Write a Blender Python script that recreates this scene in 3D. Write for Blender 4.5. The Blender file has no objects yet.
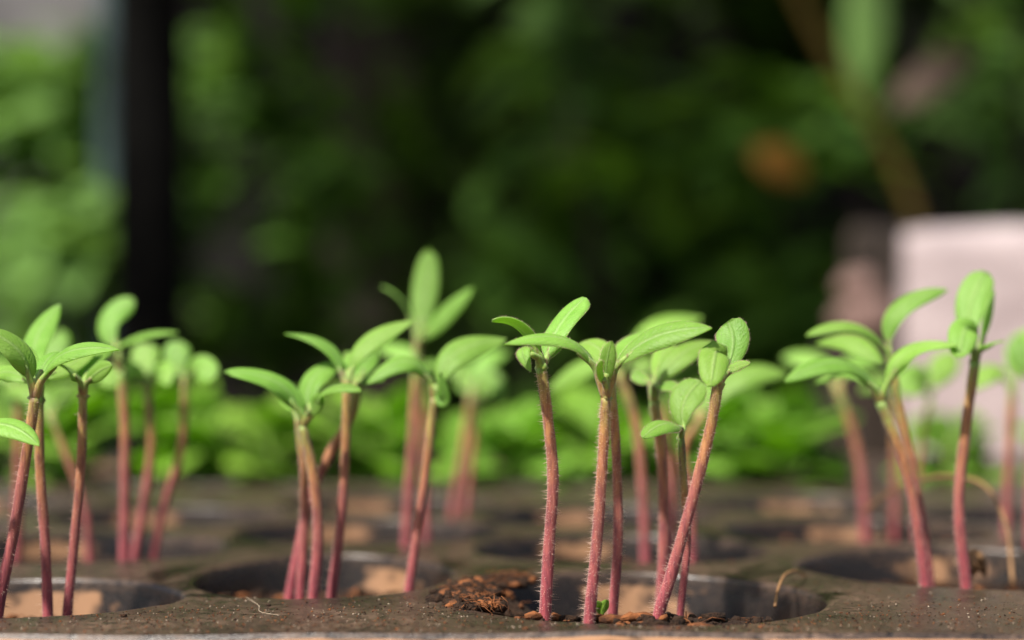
import bpy, math, random
from mathutils import Vector, noise as mnoise
from mathutils.geometry import delaunay_2d_cdt
R = math.radians
S = 0.001                       # everything below is written in millimetres
FPX, YH, CAMH = 1849.0, 362.0, 34.0
FOCUS = 252.0
scene = bpy.context.scene
col = scene.collection

def at(x, y, z):
    """a measured picture point at depth z (mm) -> world point in mm"""
    return Vector(((x - 512.0) * z / FPX, z, CAMH - (y - YH) * z / FPX))

# ------------------------------------------------------------------ materials
def mat(name):
    m = bpy.data.materials.new(name); m.use_nodes = True
    nt = m.node_tree; nt.nodes.clear()
    out = nt.nodes.new('ShaderNodeOutputMaterial')
    return m, nt, out
def N(nt, kind, **kw):
    n = nt.nodes.new(kind)
    for k, v in kw.items():
        if k.startswith('i_'):
            key = k[2:]
            n.inputs[int(key) if key.isdigit() else key.replace('_', ' ')].default_value = v
        else: setattr(n, k, v)
    return n
def L(nt, a, b): nt.links.new(a, b)
def ramp(nt, fac, stops, interp='LINEAR'):
    r = N(nt, 'ShaderNodeValToRGB'); e = r.color_ramp.elements
    r.color_ramp.interpolation = interp
    while len(e) > 1: e.remove(e[-1])
    e[0].position, e[0].color = stops[0][0], (*stops[0][1], 1)
    for p, c in stops[1:]:
        q = e.new(p); q.color = (*c, 1)
    L(nt, fac, r.inputs[0]); return r.outputs[0]
def coords(nt, scale=(1, 1, 1)):
    tc = N(nt, 'ShaderNodeTexCoord'); mp = N(nt, 'ShaderNodeMapping')
    mp.inputs['Scale'].default_value = scale
    L(nt, tc.outputs['Object'], mp.inputs[0]); return mp.outputs[0]
def noisetex(nt, vec, scale, detail=4, rough=.55):
    n = N(nt, 'ShaderNodeTexNoise', i_Scale=scale, i_Detail=detail, i_Roughness=rough)
    L(nt, vec, n.inputs['Vector']); return n.outputs['Fac']
def mixc(nt, fac, a, b, blend='MIX'):
    m = N(nt, 'ShaderNodeMix', data_type='RGBA', blend_type=blend)
    for s, v in ((0, fac), (6, a), (7, b)):
        if hasattr(v, 'links'): L(nt, v, m.inputs[s])
        elif s == 0: m.inputs[0].default_value = v
        else: m.inputs[s].default_value = (*v, 1)
    return m.outputs[2]
def math_(nt, op, a, b=None, clamp=False):
    m = N(nt, 'ShaderNodeMath', operation=op, use_clamp=clamp)
    for s, v in ((0, a), (1, b)):
        if v is None: continue
        if hasattr(v, 'links'): L(nt, v, m.inputs[s])
        else: m.inputs[s].default_value = v
    return m.outputs[0]
def bump(nt, h, strength, dist):
    b = N(nt, 'ShaderNodeBump', i_Strength=strength, i_Distance=dist)
    L(nt, h, b.inputs['Height']); return b.outputs[0]
def attr(nt, name):
    return N(nt, 'ShaderNodeAttribute', attribute_name=name).outputs['Fac']

def leaf_material(name, top, dark, rib, trans, tint=0.42, spec=.35, rough=.5):
    m, nt, out = mat(name)
    v = coords(nt); u = attr(nt, 'u'); t = attr(nt, 't')
    big = noisetex(nt, v, 320, 5, .65); fine = noisetex(nt, v, 2600, 4)
    au = math_(nt, 'ABSOLUTE', u)
    c = mixc(nt, ramp(nt, big, [(.3, (0, 0, 0)), (.7, (1, 1, 1))]), dark, top)
    ribf = ramp(nt, au, [(0, (1, 1, 1)), (.045, (.75, .75, .75)), (.12, (0, 0, 0))])
    c = mixc(nt, math_(nt, 'MULTIPLY', ribf, .55), c, rib)
    # side veins run forward from the rib
    w = math_(nt, 'SUBTRACT', math_(nt, 'MULTIPLY', t, 44.0), math_(nt, 'MULTIPLY', au, 13.0))
    w = math_(nt, 'ADD', w, math_(nt, 'MULTIPLY', big, 14.0))
    vein = math_(nt, 'POWER', math_(nt, 'ABSOLUTE', math_(nt, 'SINE', w)), 7.0)
    c = mixc(nt, math_(nt, 'MULTIPLY', vein, .12), c, dark)
    oi = N(nt, 'ShaderNodeObjectInfo').outputs['Random']
    hs = N(nt, 'ShaderNodeHueSaturation')
    L(nt, math_(nt, 'ADD', .488, math_(nt, 'MULTIPLY', oi, .02)), hs.inputs['Hue'])
    L(nt, math_(nt, 'ADD', .80, math_(nt, 'MULTIPLY', math_(nt, 'FRACT', math_(nt, 'MULTIPLY', oi, 7.3)), .32)), hs.inputs['Value'])
    L(nt, c, hs.inputs['Color']); c = hs.outputs[0]
    edge = ramp(nt, au, [(.86, (0, 0, 0)), (1, (1, 1, 1))])
    c = mixc(nt, math_(nt, 'MULTIPLY', edge, .35), c, rib)
    c = mixc(nt, math_(nt, 'MULTIPLY', ramp(nt, fine, [(.55, (0, 0, 0)), (.75, (1, 1, 1))]), .22), c, rib)
    b = N(nt, 'ShaderNodeBsdfPrincipled', i_Roughness=rough)
    b.inputs['Specular IOR Level'].default_value = spec
    b.inputs['Sheen Weight'].default_value = .08
    b.inputs['Sheen Roughness'].default_value = .35
    L(nt, c, b.inputs['Base Color'])
    h = math_(nt, 'ADD', math_(nt, 'MULTIPLY', vein, -.12), math_(nt, 'ADD', math_(nt, 'MULTIPLY', fine, .6), math_(nt, 'MULTIPLY', ribf, -1.0)))
    L(nt, bump(nt, h, .6, .0003), b.inputs['Normal'])
    tr = N(nt, 'ShaderNodeBsdfTranslucent')
    L(nt, mixc(nt, math_(nt, 'MULTIPLY', vein, .3), trans, dark), tr.inputs[0])
    mx = N(nt, 'ShaderNodeMixShader', i_0=tint)
    L(nt, b.outputs[0], mx.inputs[1]); L(nt, tr.outputs[0], mx.inputs[2])
    L(nt, mx.outputs[0], out.inputs[0]); return m

def stem_material(name='stem_skin'):
    m, nt, out = mat(name)
    v = coords(nt, (1, 1, .16)); t = attr(nt, 't')
    streak = noisetex(nt, v, 1500, 6, .72); blot = noisetex(nt, coords(nt), 230, 3)
    tt = math_(nt, 'ADD', t, math_(nt, 'MULTIPLY', math_(nt, 'SUBTRACT', blot, .5), .45))
    c = ramp(nt, tt, [(0, (.38, .056, .080)), (.30, (.35, .072, .082)), (.58, (.34, .108, .082)), (.80, (.42, .20, .065)), (1.0, (.30, .32, .07)), (1.12, (.22, .38, .06))])
    c = mixc(nt, math_(nt, 'MULTIPLY', ramp(nt, streak, [(.45, (0, 0, 0)), (.62, (1, 1, 1))]), .72), c, (.13, .028, .042))
    c = mixc(nt, math_(nt, 'MULTIPLY', ramp(nt, streak, [(.30, (1, 1, 1)), (.44, (0, 0, 0))]), .45), c, (.50, .24, .19))
    b = N(nt, 'ShaderNodeBsdfPrincipled', i_Roughness=.48)
    b.inputs['Specular IOR Level'].default_value = .4
    b.inputs['Subsurface Weight'].default_value = .35
    b.inputs['Subsurface Radius'].default_value = (1, .35, .25)
    b.inputs['Subsurface Scale'].default_value = .0007
    b.inputs['Sheen Weight'].default_value = .2
    L(nt, c, b.inputs['Base Color'])
    L(nt, bump(nt, streak, .7, .0003), b.inputs['Normal'])
    L(nt, b.outputs[0], out.inputs[0]); return m

def hair_material():
    m, nt, out = mat('plant_hair')
    d = N(nt, 'ShaderNodeBsdfPrincipled', i_Roughness=.35); d.inputs['Base Color'].default_value = (.80, .60, .50, 1)
    tr = N(nt, 'ShaderNodeBsdfTranslucent'); tr.inputs[0].default_value = (.90, .70, .58, 1)
    mx = N(nt, 'ShaderNodeMixShader', i_0=.5)
    L(nt, d.outputs[0], mx.inputs[1]); L(nt, tr.outputs[0], mx.inputs[2]); L(nt, mx.outputs[0], out.inputs[0]); return m

def tray_material():
    m, nt, out = mat('dusty_black_plastic')
    v = coords(nt)
    big = noisetex(nt, v, 45, 5, .6); mid = noisetex(nt, v, 620, 6, .7); fine = noisetex(nt, v, 3200, 3)
    dust_light = math_(nt, 'MULTIPLY', ramp(nt, big, [(.33, (.12,) * 3), (.68, (1,) * 3)]), ramp(nt, mid, [(.36, (.05,) * 3), (.66, (1,) * 3)]))
    dust_light = math_(nt, 'MULTIPLY', dust_light, math_(nt, 'SUBTRACT', 1.0, math_(nt, 'MULTIPLY', attr(nt, 'u'), .82)))  # dark of the cell hollows put into the wall colour
    c = mixc(nt, dust_light, (.013, .0108, .0102), (.155, .095, .062))
    speck = ramp(nt, fine, [(.66, (0,) * 3), (.74, (1,) * 3)])
    c = mixc(nt, math_(nt, 'MULTIPLY', speck, .55), c, (.32, .26, .19))
    c = mixc(nt, ramp(nt, fine, [(.24, (.8,) * 3), (.34, (0,) * 3)]), c, (.012, .010, .009))
    # dried peat tan, with the sunlit patch of the cell walls painted in
    lit_film = attr(nt, 'dust_light')
    fn = ramp(nt, math_(nt, 'ADD', lit_film, math_(nt, 'MULTIPLY', math_(nt, 'SUBTRACT', noisetex(nt, v, 150, 5), .5), 2.4)), [(.48, (0,) * 3), (.82, (1,) * 3)])
    fn = math_(nt, 'MULTIPLY', fn, math_(nt, 'GREATER_THAN', lit_film, .02))
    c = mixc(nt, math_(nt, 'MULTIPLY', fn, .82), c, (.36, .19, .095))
    b = N(nt, 'ShaderNodeBsdfPrincipled')
    L(nt, c, b.inputs['Base Color'])
    L(nt, math_(nt, 'ADD', ramp(nt, dust_light, [(0, (.24,) * 3), (1, (.58,) * 3)]), math_(nt, 'MULTIPLY', fn, .3)), b.inputs['Roughness'])
    b.inputs['Specular IOR Level'].default_value = .5
    h = math_(nt, 'ADD', math_(nt, 'MULTIPLY', mid, .8), math_(nt, 'MULTIPLY', fine, .35))
    L(nt, bump(nt, h, .5, .0002), b.inputs['Normal'])
    L(nt, b.outputs[0], out.inputs[0]); return m

def plain(name, c1, c2, scale, rough=.8, bs=.4, bd=.001, spec=.3, stretch=(1, 1, 1), detail=5):
    m, nt, out = mat(name)
    v = coords(nt, stretch); n = noisetex(nt, v, scale, detail, .62)
    b = N(nt, 'ShaderNodeBsdfPrincipled', i_Roughness=rough)
    b.inputs['Specular IOR Level'].default_value = spec
    L(nt, ramp(nt, n, [(.3, c1), (.7, c2)]), b.inputs['Base Color'])
    L(nt, bump(nt, n, bs, bd), b.inputs['Normal']); L(nt, b.outputs[0], out.inputs[0]); return m

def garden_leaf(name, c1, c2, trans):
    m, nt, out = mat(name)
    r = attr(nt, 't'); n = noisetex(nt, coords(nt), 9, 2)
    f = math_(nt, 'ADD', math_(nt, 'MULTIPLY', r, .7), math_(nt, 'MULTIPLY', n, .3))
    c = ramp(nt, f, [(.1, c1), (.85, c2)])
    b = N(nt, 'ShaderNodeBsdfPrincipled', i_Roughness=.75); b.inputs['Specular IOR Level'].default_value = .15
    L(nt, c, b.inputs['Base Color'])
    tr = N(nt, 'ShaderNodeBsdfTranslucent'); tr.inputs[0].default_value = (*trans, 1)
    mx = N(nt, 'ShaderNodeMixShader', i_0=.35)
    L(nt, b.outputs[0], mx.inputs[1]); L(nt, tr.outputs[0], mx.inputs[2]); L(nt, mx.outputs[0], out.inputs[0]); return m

M = {}
M['leaf'] = leaf_material('seedling_leaf', (.32, .535, .115), (.225, .43, .065), (.48, .64, .26), (.47, .78, .09), .5, spec=.40, rough=.46)
M['stem'] = stem_material()
M['hair'] = hair_material()
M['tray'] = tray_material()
M['soil'] = plain('potting_soil', (.010, .006, .004), (.060, .028, .013), 1400, .95, 1, .0012)
M['crumb'] = plain('peat_crumb', (.018, .008, .005), (.27, .095, .030), 330, .92, 1, .0010)
M['grit'] = plain('pale_grit', (.16, .12, .08), (.42, .34, .25), 900, .7, .4, .0004)
M['root'] = plain('dry_root', (.13, .065, .028), (.36, .20, .09), 500, .6, .4, .0003)
M['wood'] = plain('bench_wood', (.20, .12, .07), (.38, .25, .15), 14, .7, .4, .002, stretch=(1, 6, 6))
M['earth'] = plain('garden_earth', (.035, .025, .018), (.09, .065, .045), 6, .95, .6, .02)
M['bushleaf'] = leaf_material('young_plant_leaf', (.26, .45, .06), (.15, .31, .03), (.36, .54, .13), (.44, .72, .04), .5, spec=.2)
M['gl_dark'] = garden_leaf('leaf_painted_shade', (.020, .044, .007), (.075, .15, .020), (.09, .20, .012))  # dark copy: garden shade put into the leaf colour
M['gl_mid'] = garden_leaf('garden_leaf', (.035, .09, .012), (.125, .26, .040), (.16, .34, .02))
M['gl_lit'] = garden_leaf('leaf_painted_lit', (.12, .24, .055), (.19, .34, .085), (.24, .44, .05))  # light copy: sunlight on the shrubs put into the leaf colour
M['bark'] = plain('dark_bark', (.012, .009, .007), (.050, .036, .027), 30, .9, .8, .01, stretch=(1, 1, .25))
M['post'] = plain('black_post', (.003, .003, .003), (.007, .007, .006), 30, .95, .2, .002, .05)
M['pipe'] = plain('teal_pipe', (.09, .15, .15), (.14, .21, .205), 12, .5, .2, .002)
M['wallgrey'] = plain('grey_render', (.10, .098, .10), (.26, .25, .255), 3, .85, .3, .01)
M['backdrop'] = plain('dark_backdrop_face', (.003, .003, .002), (.010, .008, .006), 5, .9, .3, .01, stretch=(4, 1, .4))
M['carton'] = plain('pale_pink_card', (.25, .205, .21), (.45, .38, .385), 30, .75, .4, .004, stretch=(1, 1, 3))
M['rock'] = plain('pinkish_stone', (.10, .062, .052), (.24, .155, .135), 18, .85, .6, .01)
M['cane'] = plain('tan_cane', (.11, .08, .012), (.24, .165, .03), 25, .7, .3, .003)
M['deadleaf'] = plain('orange_dead_leaf', (.20, .095, .008), (.32, .16, .014), 40, .7, .3, .003)
M['brownleaf'] = plain('brown_dry_leaf', (.07, .045, .03), (.12, .08, .058), 40, .7, .3, .003)
M['sl'] = plain('strap_green', (.10, .20, .04), (.18, .32, .08), 20, .5, .2, .002)
M['slats'] = plain('slat_surface', (.05, .045, .04), (.10, .09, .075), 12, .9, .3, .004)

# ------------------------------------------------------------------ mesh builder
class MB:
    def __init__(self):
        self.v, self.f, self.m = [], [], []; self.a = {'t': [], 'u': [], 'dust_light': []}
    def vert(self, p, t=0., u=0., dust_light=0.):
        self.v.append((p[0] * S, p[1] * S, p[2] * S)); self.a['t'].append(t); self.a['u'].append(u); self.a['dust_light'].append(dust_light)
        return len(self.v) - 1
    def face(self, idx, mi=0): self.f.append(tuple(idx)); self.m.append(mi)
    def tube(self, pts, rads, sides=10, mi=0, t0=0., t1=1., cap=True):
        n = len(pts); rings = []
        d0 = (pts[1] - pts[0]).normalized()
        ref = Vector((1, 0, 0)) if abs(d0.x) < .8 else Vector((0, 1, 0))
        nv = (ref - d0 * ref.dot(d0)).normalized()
        for i, p in enumerate(pts):
            d = (pts[min(i + 1, n - 1)] - pts[max(i - 1, 0)]).normalized()
            nv = (nv - d * nv.dot(d)).normalized(); b = d.cross(nv)
            t = t0 + (t1 - t0) * i / (n - 1)
            rings.append([self.vert(p + (nv * math.cos(2 * math.pi * k / sides) + b * math.sin(2 * math.pi * k / sides)) * rads[i], t) for k in range(sides)])
        for i in range(n - 1):
            for k in range(sides):
                self.face((rings[i][k], rings[i][(k + 1) % sides], rings[i + 1][(k + 1) % sides], rings[i + 1][k]), mi)
        if cap:
            self.face(rings[0][::-1], mi); self.face(rings[-1], mi)
    def spike(self, p, d, length, r, mi=0):
        d = d.normalized(); a = d.orthogonal().normalized(); b = d.cross(a)
        i = [self.vert(p + (a * math.cos(2.094 * k) + b * math.sin(2.094 * k)) * r) for k in range(3)]
        j = self.vert(p + d * length)
        for k in range(3): self.face((i[k], i[(k + 1) % 3], j), mi)
    def lump(self, c, r, rng, mi=0, sq=(1, 1, 1)):
        ph = (1 + 5 ** .5) / 2
        vs = [(-1, ph, 0), (1, ph, 0), (-1, -ph, 0), (1, -ph, 0), (0, -1, ph), (0, 1, ph), (0, -1, -ph), (0, 1, -ph), (ph, 0, -1), (ph, 0, 1), (-ph, 0, -1), (-ph, 0, 1)]
        fs = [(0, 11, 5), (0, 5, 1), (0, 1, 7), (0, 7, 10), (0, 10, 11), (1, 5, 9), (5, 11, 4), (11, 10, 2), (10, 7, 6), (7, 1, 8), (3, 9, 4), (3, 4, 2), (3, 2, 6), (3, 6, 8), (3, 8, 9), (4, 9, 5), (2, 4, 11), (6, 2, 10), (8, 6, 7), (9, 8, 1)]
        ang = rng.uniform(0, 6.28); ca, sa = math.cos(ang), math.sin(ang)
        ii = []
        for q in vs:
            k = r / 1.9 * rng.uniform(.6, 1.25)
            x, y, z = q[0] * k * sq[0], q[1] * k * sq[1], q[2] * k * sq[2]
            ii.append(self.vert((c[0] + x * ca - y * sa, c[1] + x * sa + y * ca, c[2] + z)))
        for f in fs: self.face([ii[k] for k in f], mi)
    def box(self, x0, x1, y0, y1, z0, z1, mi=0):
        i = [self.vert((x, y, z)) for z in (z0, z1) for y in (y0, y1) for x in (x0, x1)]
        for f in ((0, 2, 3, 1), (4, 5, 7, 6), (0, 1, 5, 4), (2, 6, 7, 3), (0, 4, 6, 2), (1, 3, 7, 5)): self.face([i[k] for k in f], mi)
    def build(self, name, mats, parent=None, origin=None, smooth=True):
        o_ = Vector(origin) * S if origin is not None else Vector((0, 0, 0))
        me = bpy.data.meshes.new(name)
        me.from_pydata([(v[0] - o_.x, v[1] - o_.y, v[2] - o_.z) for v in self.v], [], self.f)
        for k, vals in self.a.items():
            if any(vals):
                at_ = me.attributes.new(k, 'FLOAT', 'POINT'); at_.data.foreach_set('value', vals)
        for m_ in (mats if isinstance(mats, (list, tuple)) else [mats]): me.materials.append(m_)
        me.polygons.foreach_set('material_index', self.m)
        me.polygons.foreach_set('use_smooth', [smooth] * len(self.f))
        me.update()
        o = bpy.data.objects.new(name, me); col.objects.link(o)
        if parent is not None:
            o.parent = parent
            o.location = o_ - Vector(parent['_w']) if '_w' in parent else o_
        else: o.location = o_
        return o

def empty(name, loc_mm):
    o = bpy.data.objects.new(name, None); col.objects.link(o)
    o.location = Vector(loc_mm) * S; o.empty_display_size = .005; return o
def tag(o, label=None, cat=None, group=None, kind=None):
    if label: o['label'] = label
    if cat: o['category'] = cat
    if group: o['group'] = group
    if kind: o['kind'] = kind
    return o

def crom(pts, n):
    """smooth path through points, n samples"""
    P = [pts[0] * 2 - pts[1]] + list(pts) + [pts[-1] * 2 - pts[-2]]
    out = []; m = len(pts) - 1
    for i in range(n):
        s = i / (n - 1) * m; k = min(int(s), m - 1); f = s - k
        a, b, c, d = P[k:k + 4]
        out.append(.5 * ((2 * b) + (c - a) * f + (2 * a - 5 * b + 4 * c - d) * f * f + (3 * b - a - 3 * c + d) * f ** 3))
    return out

# ------------------------------------------------------------------ seedlings
def leaf_mesh(mb, a, m, b, W, face, rng, mi=0, cup=.18, blunt=.72, nl=18, nu=9, thick=.24, twist=0.):
    """a leaf blade of real thickness from base a over m to tip b (mm), W = full width"""
    c = m * 2 - (a + b) * .5
    f = Vector(face).normalized()
    ph = rng.uniform(0, 6.28); amp = rng.uniform(.02, .05) * W
    kmax = max(s ** .75 * (1 - s) ** blunt for s in [i / 60 for i in range(1, 60)])
    top, bot = [], []
    for i in range(nl + 1):
        s = i / nl; s2 = min(s, .997)
        p = a * (1 - s) ** 2 + c * 2 * s * (1 - s) + b * s * s
        T = ((c - a) * (1 - s) + (b - c) * s)
        if T.length < 1e-6: T = b - a
        T.normalize()
        n = (f - T * f.dot(T))
        if n.length < .05: n = T.orthogonal()
        n.normalize(); l = T.cross(n)
        if twist:
            n, l = n * math.cos(twist * s) + l * math.sin(twist * s), l * math.cos(twist * s) - n * math.sin(twist * s)
        w = max(W * .5 * (max(s2, .0001) ** .75 * (1 - s2) ** blunt) / kmax, W * .05 if s < .5 else W * .015)
        rt, rb = [], []
        for j in range(nu):
            u = -1 + 2 * j / (nu - 1)
            q = p + l * (w * math.sin(u * 1.35) / math.sin(1.35)) + n * (-cup * w * u * u - .07 * w * math.exp(-(u / .16) ** 2) + amp * math.sin(7 * s + ph + 1.7 * u) * abs(u))
            th = thick * (1 - .55 * abs(u) ** 3)
            rt.append(mb.vert(q + n * th * .5, s, u)); rb.append(mb.vert(q - n * th * .5, s, u))
        top.append(rt); bot.append(rb)
    for i in range(nl):
        for j in range(nu - 1):
            mb.face((top[i][j], top[i][j + 1], top[i + 1][j + 1], top[i + 1][j])[::-1], mi)
            mb.face((bot[i][j], bot[i + 1][j], bot[i + 1][j + 1], bot[i][j + 1])[::-1], mi)
        mb.face((top[i][0], top[i + 1][0], bot[i + 1][0], bot[i][0])[::-1], mi)
        mb.face((top[i][-1], bot[i][-1], bot[i + 1][-1], top[i + 1][-1])[::-1], mi)
    mb.face((top[0] + bot[0][::-1])[::-1], mi); mb.face(top[-1] + bot[-1][::-1], mi)
    return top

UPF = (-.12, -.68, .75); FRONT = (-.15, -1, .25); UP = (0, -.25, 1)
SEED_GROUP = 'tomato seedlings growing in the trays'
def seedling(label, z, stem, rad, leaves, hair=0, seed=0, top_t=1.0, down=7):
    """stem: picture points base..top; leaves: (base, mid, tip, width_px, face, dz_mid, dz_tip[, opts])"""
    rng = random.Random(seed * 77 + 5)
    zb = z
    pts = [at(x, y, z + dz) for (x, y, dz) in [(q + (0,))[:3] for q in stem]]
    foot = pts[0] + (pts[0] - pts[1]).normalized() * 2 - Vector((0, 0, down))
    pts = [foot] + pts
    root = empty('tomato_seedling', pts[1])
    tag(root, label, 'seedling', SEED_GROUP)
    root['_w'] = tuple(pts[1] * S)
    org = pts[1]
    path = crom(pts, 40)
    rads = [rad * (.84 if z < 275 else .90) * (1.06 - .16 * (i / 39) + .03 * math.sin(i * .55 + seed) + .02 * math.sin(i * 1.3 + 2 * seed)) for i in range(40)]
    rads[-1] = rad * .8
    mb = MB(); mb.tube(path, rads, 14, 0, 0, top_t)
    tip = pts[-1]
    mb.lump(tip, rad * 1.0, rng)
    for k in range(12): mb.a['t'][-1 - k] = top_t + .02
    st = mb.build('stem', M['stem'], root, org)
    st['_w'] = tuple(org * S)
    if hair:
        hb = MB()
        for _ in range(int(hair * 2.1)):
            s = rng.uniform(0.08, .985) * 39; k = int(s); f = s - k
            p = path[k].lerp(path[min(k + 1, 39)], f); d = (path[min(k + 1, 39)] - path[k]).normalized()
            th = rng.uniform(0, 6.2832); a_ = d.orthogonal().normalized(); b_ = d.cross(a_)
            r_ = (a_ * math.cos(th) + b_ * math.sin(th))
            dirn = r_ + d * rng.uniform(-.35, .25) + Vector((rng.uniform(-.2, .2), rng.uniform(-.2, .2), rng.uniform(-.2, .2)))
            ln = (.2 + 1.05 * rng.random() ** 1.8) * (1.2 - .5 * s / 39)
            hb.spike(p + r_ * rads[k] * .96, dirn, ln, rng.uniform(.020, .030))
        h = hb.build('stem_hair', M['hair'], st, org); h['kind'] = 'stuff'
    for i, lf in enumerate(leaves):
        (bx, by), (mx, my), (tx, ty), wpx, face, dm, dt = lf[:7]
        opt = lf[7] if len(lf) > 7 else {}
        db = opt.get('db', dm * .3)
        a = at(bx, by, z + db); m = at(mx, my, z + dm); b = at(tx, ty, z + dt)
        W = wpx * z / FPX * (1.18 if z < 300 else 1.0)
        lb = MB()
        lrng = random.Random(seed * 131 + i)
        start = tip + (a - tip) * .02
        if (a - tip).length > .6:
            c0 = tip; mid_ = (tip + a) * .5 + Vector((0, 0, .15)) * (a - tip).length * .2
            dirn = (m - a).normalized()
            pp = crom([c0, mid_, a, a + dirn * min(3.0, (m - a).length * .5)], 12)
            lb.tube(pp, [rad * (.72 - .028 * q) for q in range(12)], 8, 1, top_t - .08, opt.get('pt', 1.14))
        rows = leaf_mesh(lb, a, m, b, W, face, lrng, 0, opt.get('cup', .18), opt.get('blunt', .68), twist=opt.get('twist', 0))
        if hair > 250:       # fine fuzz along blade and edge
            vv = lambda q: Vector(lb.v[q]) / S
            for _ in range(260):
                r_ = lrng.randrange(1, len(rows) - 1); c_ = lrng.choice([0, 8, lrng.randrange(9)])
                p = vv(rows[r_][c_]).lerp(vv(rows[r_ + 1][c_]), lrng.random())
                out_ = (vv(rows[r_][c_]) - vv(rows[r_][4])); out_ = out_.normalized() if out_.length > 1e-4 else Vector((0, 0, 1))
                if 0 < c_ < 8: out_ = out_ * .3 + Vector(face).normalized()
                lb.spike(p, out_ + Vector((lrng.uniform(-.4, .4), lrng.uniform(-.4, .4), lrng.uniform(-.2, .5))), lrng.uniform(.15, .38), .014, 2)
        lo = lb.build('leaf', [M['leaf'], M['stem'], M['hair']], root, org)
    return root

SD = []
def sd(*a, **k): k['seed'] = len(SD) + 1; SD.append(seedling(*a, **k))
# --- the sharp cell in the middle
sd('sharp hairy red seedling standing alone at the left of the middle cell', 250,
   [(545, 622), (549, 545), (553, 480), (548, 420), (541, 368)], .95,
   [((547, 358), (558, 327), (585, 298), 31, (-.75, -.85, .35), 3, 7, dict(blunt=.42)),
    ((540, 356), (520, 327), (492, 321), 20, (.25, .35, .9), -1, -2, dict(cup=-.1)),
    ((538, 358), (523, 350), (531, 372), 13, (-.5, -.8, .5), -3, -5),
    ((546, 360), (553, 352), (566, 338), 10, (-.3, -.5, .9), 4, 6)], hair=620)
sd('tallest looking forked seedling in sharp focus with two long leaves spread wide like wings', 247,
   [(589, 625), (597, 540), (603, 455), (606, 398)], .92,
   [((594, 366), (562, 338), (504, 345), 25, (-.15, -.42, .95), -2, -5, dict(cup=.30)),
    ((617, 366), (655, 336), (712, 328), 31, (-.10, -.62, .8), -1, -3, dict(cup=.22)),
    ((607, 384), (607, 362), (612, 341), 15, (-.5, -1, .1), -2, -3),
    ((606, 386), (600, 371), (603, 360), 8, (.5, -.9, .1), -3, -4)], hair=850)
sd('slim red stem close behind the sharp forked seedling', 262,
   [(612, 625), (618, 540), (616, 450), (611, 385)], .85,
   [((611, 372), (597, 347), (578, 345), 22, UPF, 6, 10), ((613, 370), (628, 346), (650, 330), 22, UPF, 8, 14)], hair=520)
sd('slightly soft seedling in the middle cell, broad leaf slanting up behind the nodding one', 278,
   [(660, 619), (664, 540), (662, 460), (654, 402)], .95,
   [((658, 384), (680, 355), (712, 342), 26, (-.3, -.75, .6), 2, 6), ((650, 384), (640, 377), (632, 372), 14, UPF, 3, 4),
    ((654, 380), (663, 352), (672, 336), 16, FRONT, 8, 14), ((655, 386), (668, 385), (678, 392), 14, UPF, -4, -7)], hair=300)
sd('shortest seedling of the middle cell with yellowish thin stem and a low drooping left leaf', 262,
   [(680, 618), (687, 545), (685, 500), (681, 438)], .66,
   [((684, 428), (684, 402), (701, 381), 30, (-.55, -.95, .15), 2, 4, dict(blunt=.4, cup=.1)),
    ((681, 428), (663, 424), (643, 438), 24, (-.1, -.6, .9), -5, -9, dict(cup=.3))], hair=330, top_t=1.05)
sd('strongly leaning seedling of the middle cell, tilted right with a nodding folded leaf on top', 248,
   [(657, 623), (672, 572), (695, 490), (711, 425), (718, 384)], .95,
   [((723, 376), (733, 345), (727, 322), 29, (-.15, -1, .1), 4, 6, dict(blunt=.28, cup=.12)),
    ((719, 377), (716, 352), (711, 386), 26, (-.1, -1, .35), -4, -9, dict(cup=.2, blunt=.4)),
    ((724, 376), (736, 366), (750, 364), 11, UPF, 1, 0)], hair=560)
# --- left front cell
sd('front seedling at the far left leaning right, with broad leaves opening at its fork', 257,
   [(-2, 612), (14, 530), (27, 450), (35, 398)], .95,
   [((30, 380), (18, 350), (-16, 330), 27, (.3, -.7, .7), -2, -3), ((42, 380), (68, 352), (119, 350), 24, (-.15, -.55, .85), -3, -6),
    ((34, 384), (25, 360), (8, 344), 22, FRONT, 6, 10), ((38, 380), (46, 362), (58, 352), 18, UPF, 3, 6)], hair=240)
sd('upright red seedling of the left cell standing just behind the leaning one', 266,
   [(48, 620), (45, 540), (40, 470), (39, 400)], .9,
   [((38, 372), (36, 340), (60, 305), 28, FRONT, 14, 22), ((42, 380), (68, 366), (98, 348), 20, UPF, 4, 8), ((36, 385), (10, 372), (-14, 380), 20, UPF, 2, 0)], hair=200)
sd('pale brown stemmed seedling at the right side of the left front cell', 268,
   [(67, 619), (74, 545), (81, 465), (83, 396)], .85,
   [((85, 380), (92, 358), (112, 348), 24, UPF, 6, 12), ((80, 382), (66, 368), (52, 362), 20, UPF, -3, -6), ((86, 384), (98, 372), (112, 366), 16, FRONT, -2, -4)], hair=200)
sd('low seedling at the left picture edge showing a single drooping leaf tip', 251,
   [(-52, 618), (-52, 560), (-50, 500), (-46, 450)], .85,
   [((-38, 438), (2, 424), (39, 446), 25, (-.1, -.5, .9), -3, -6, dict(cup=.25)), ((-50, 440), (-60, 410), (-80, 390), 24, UPF, 3, 5)], hair=0)
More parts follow.
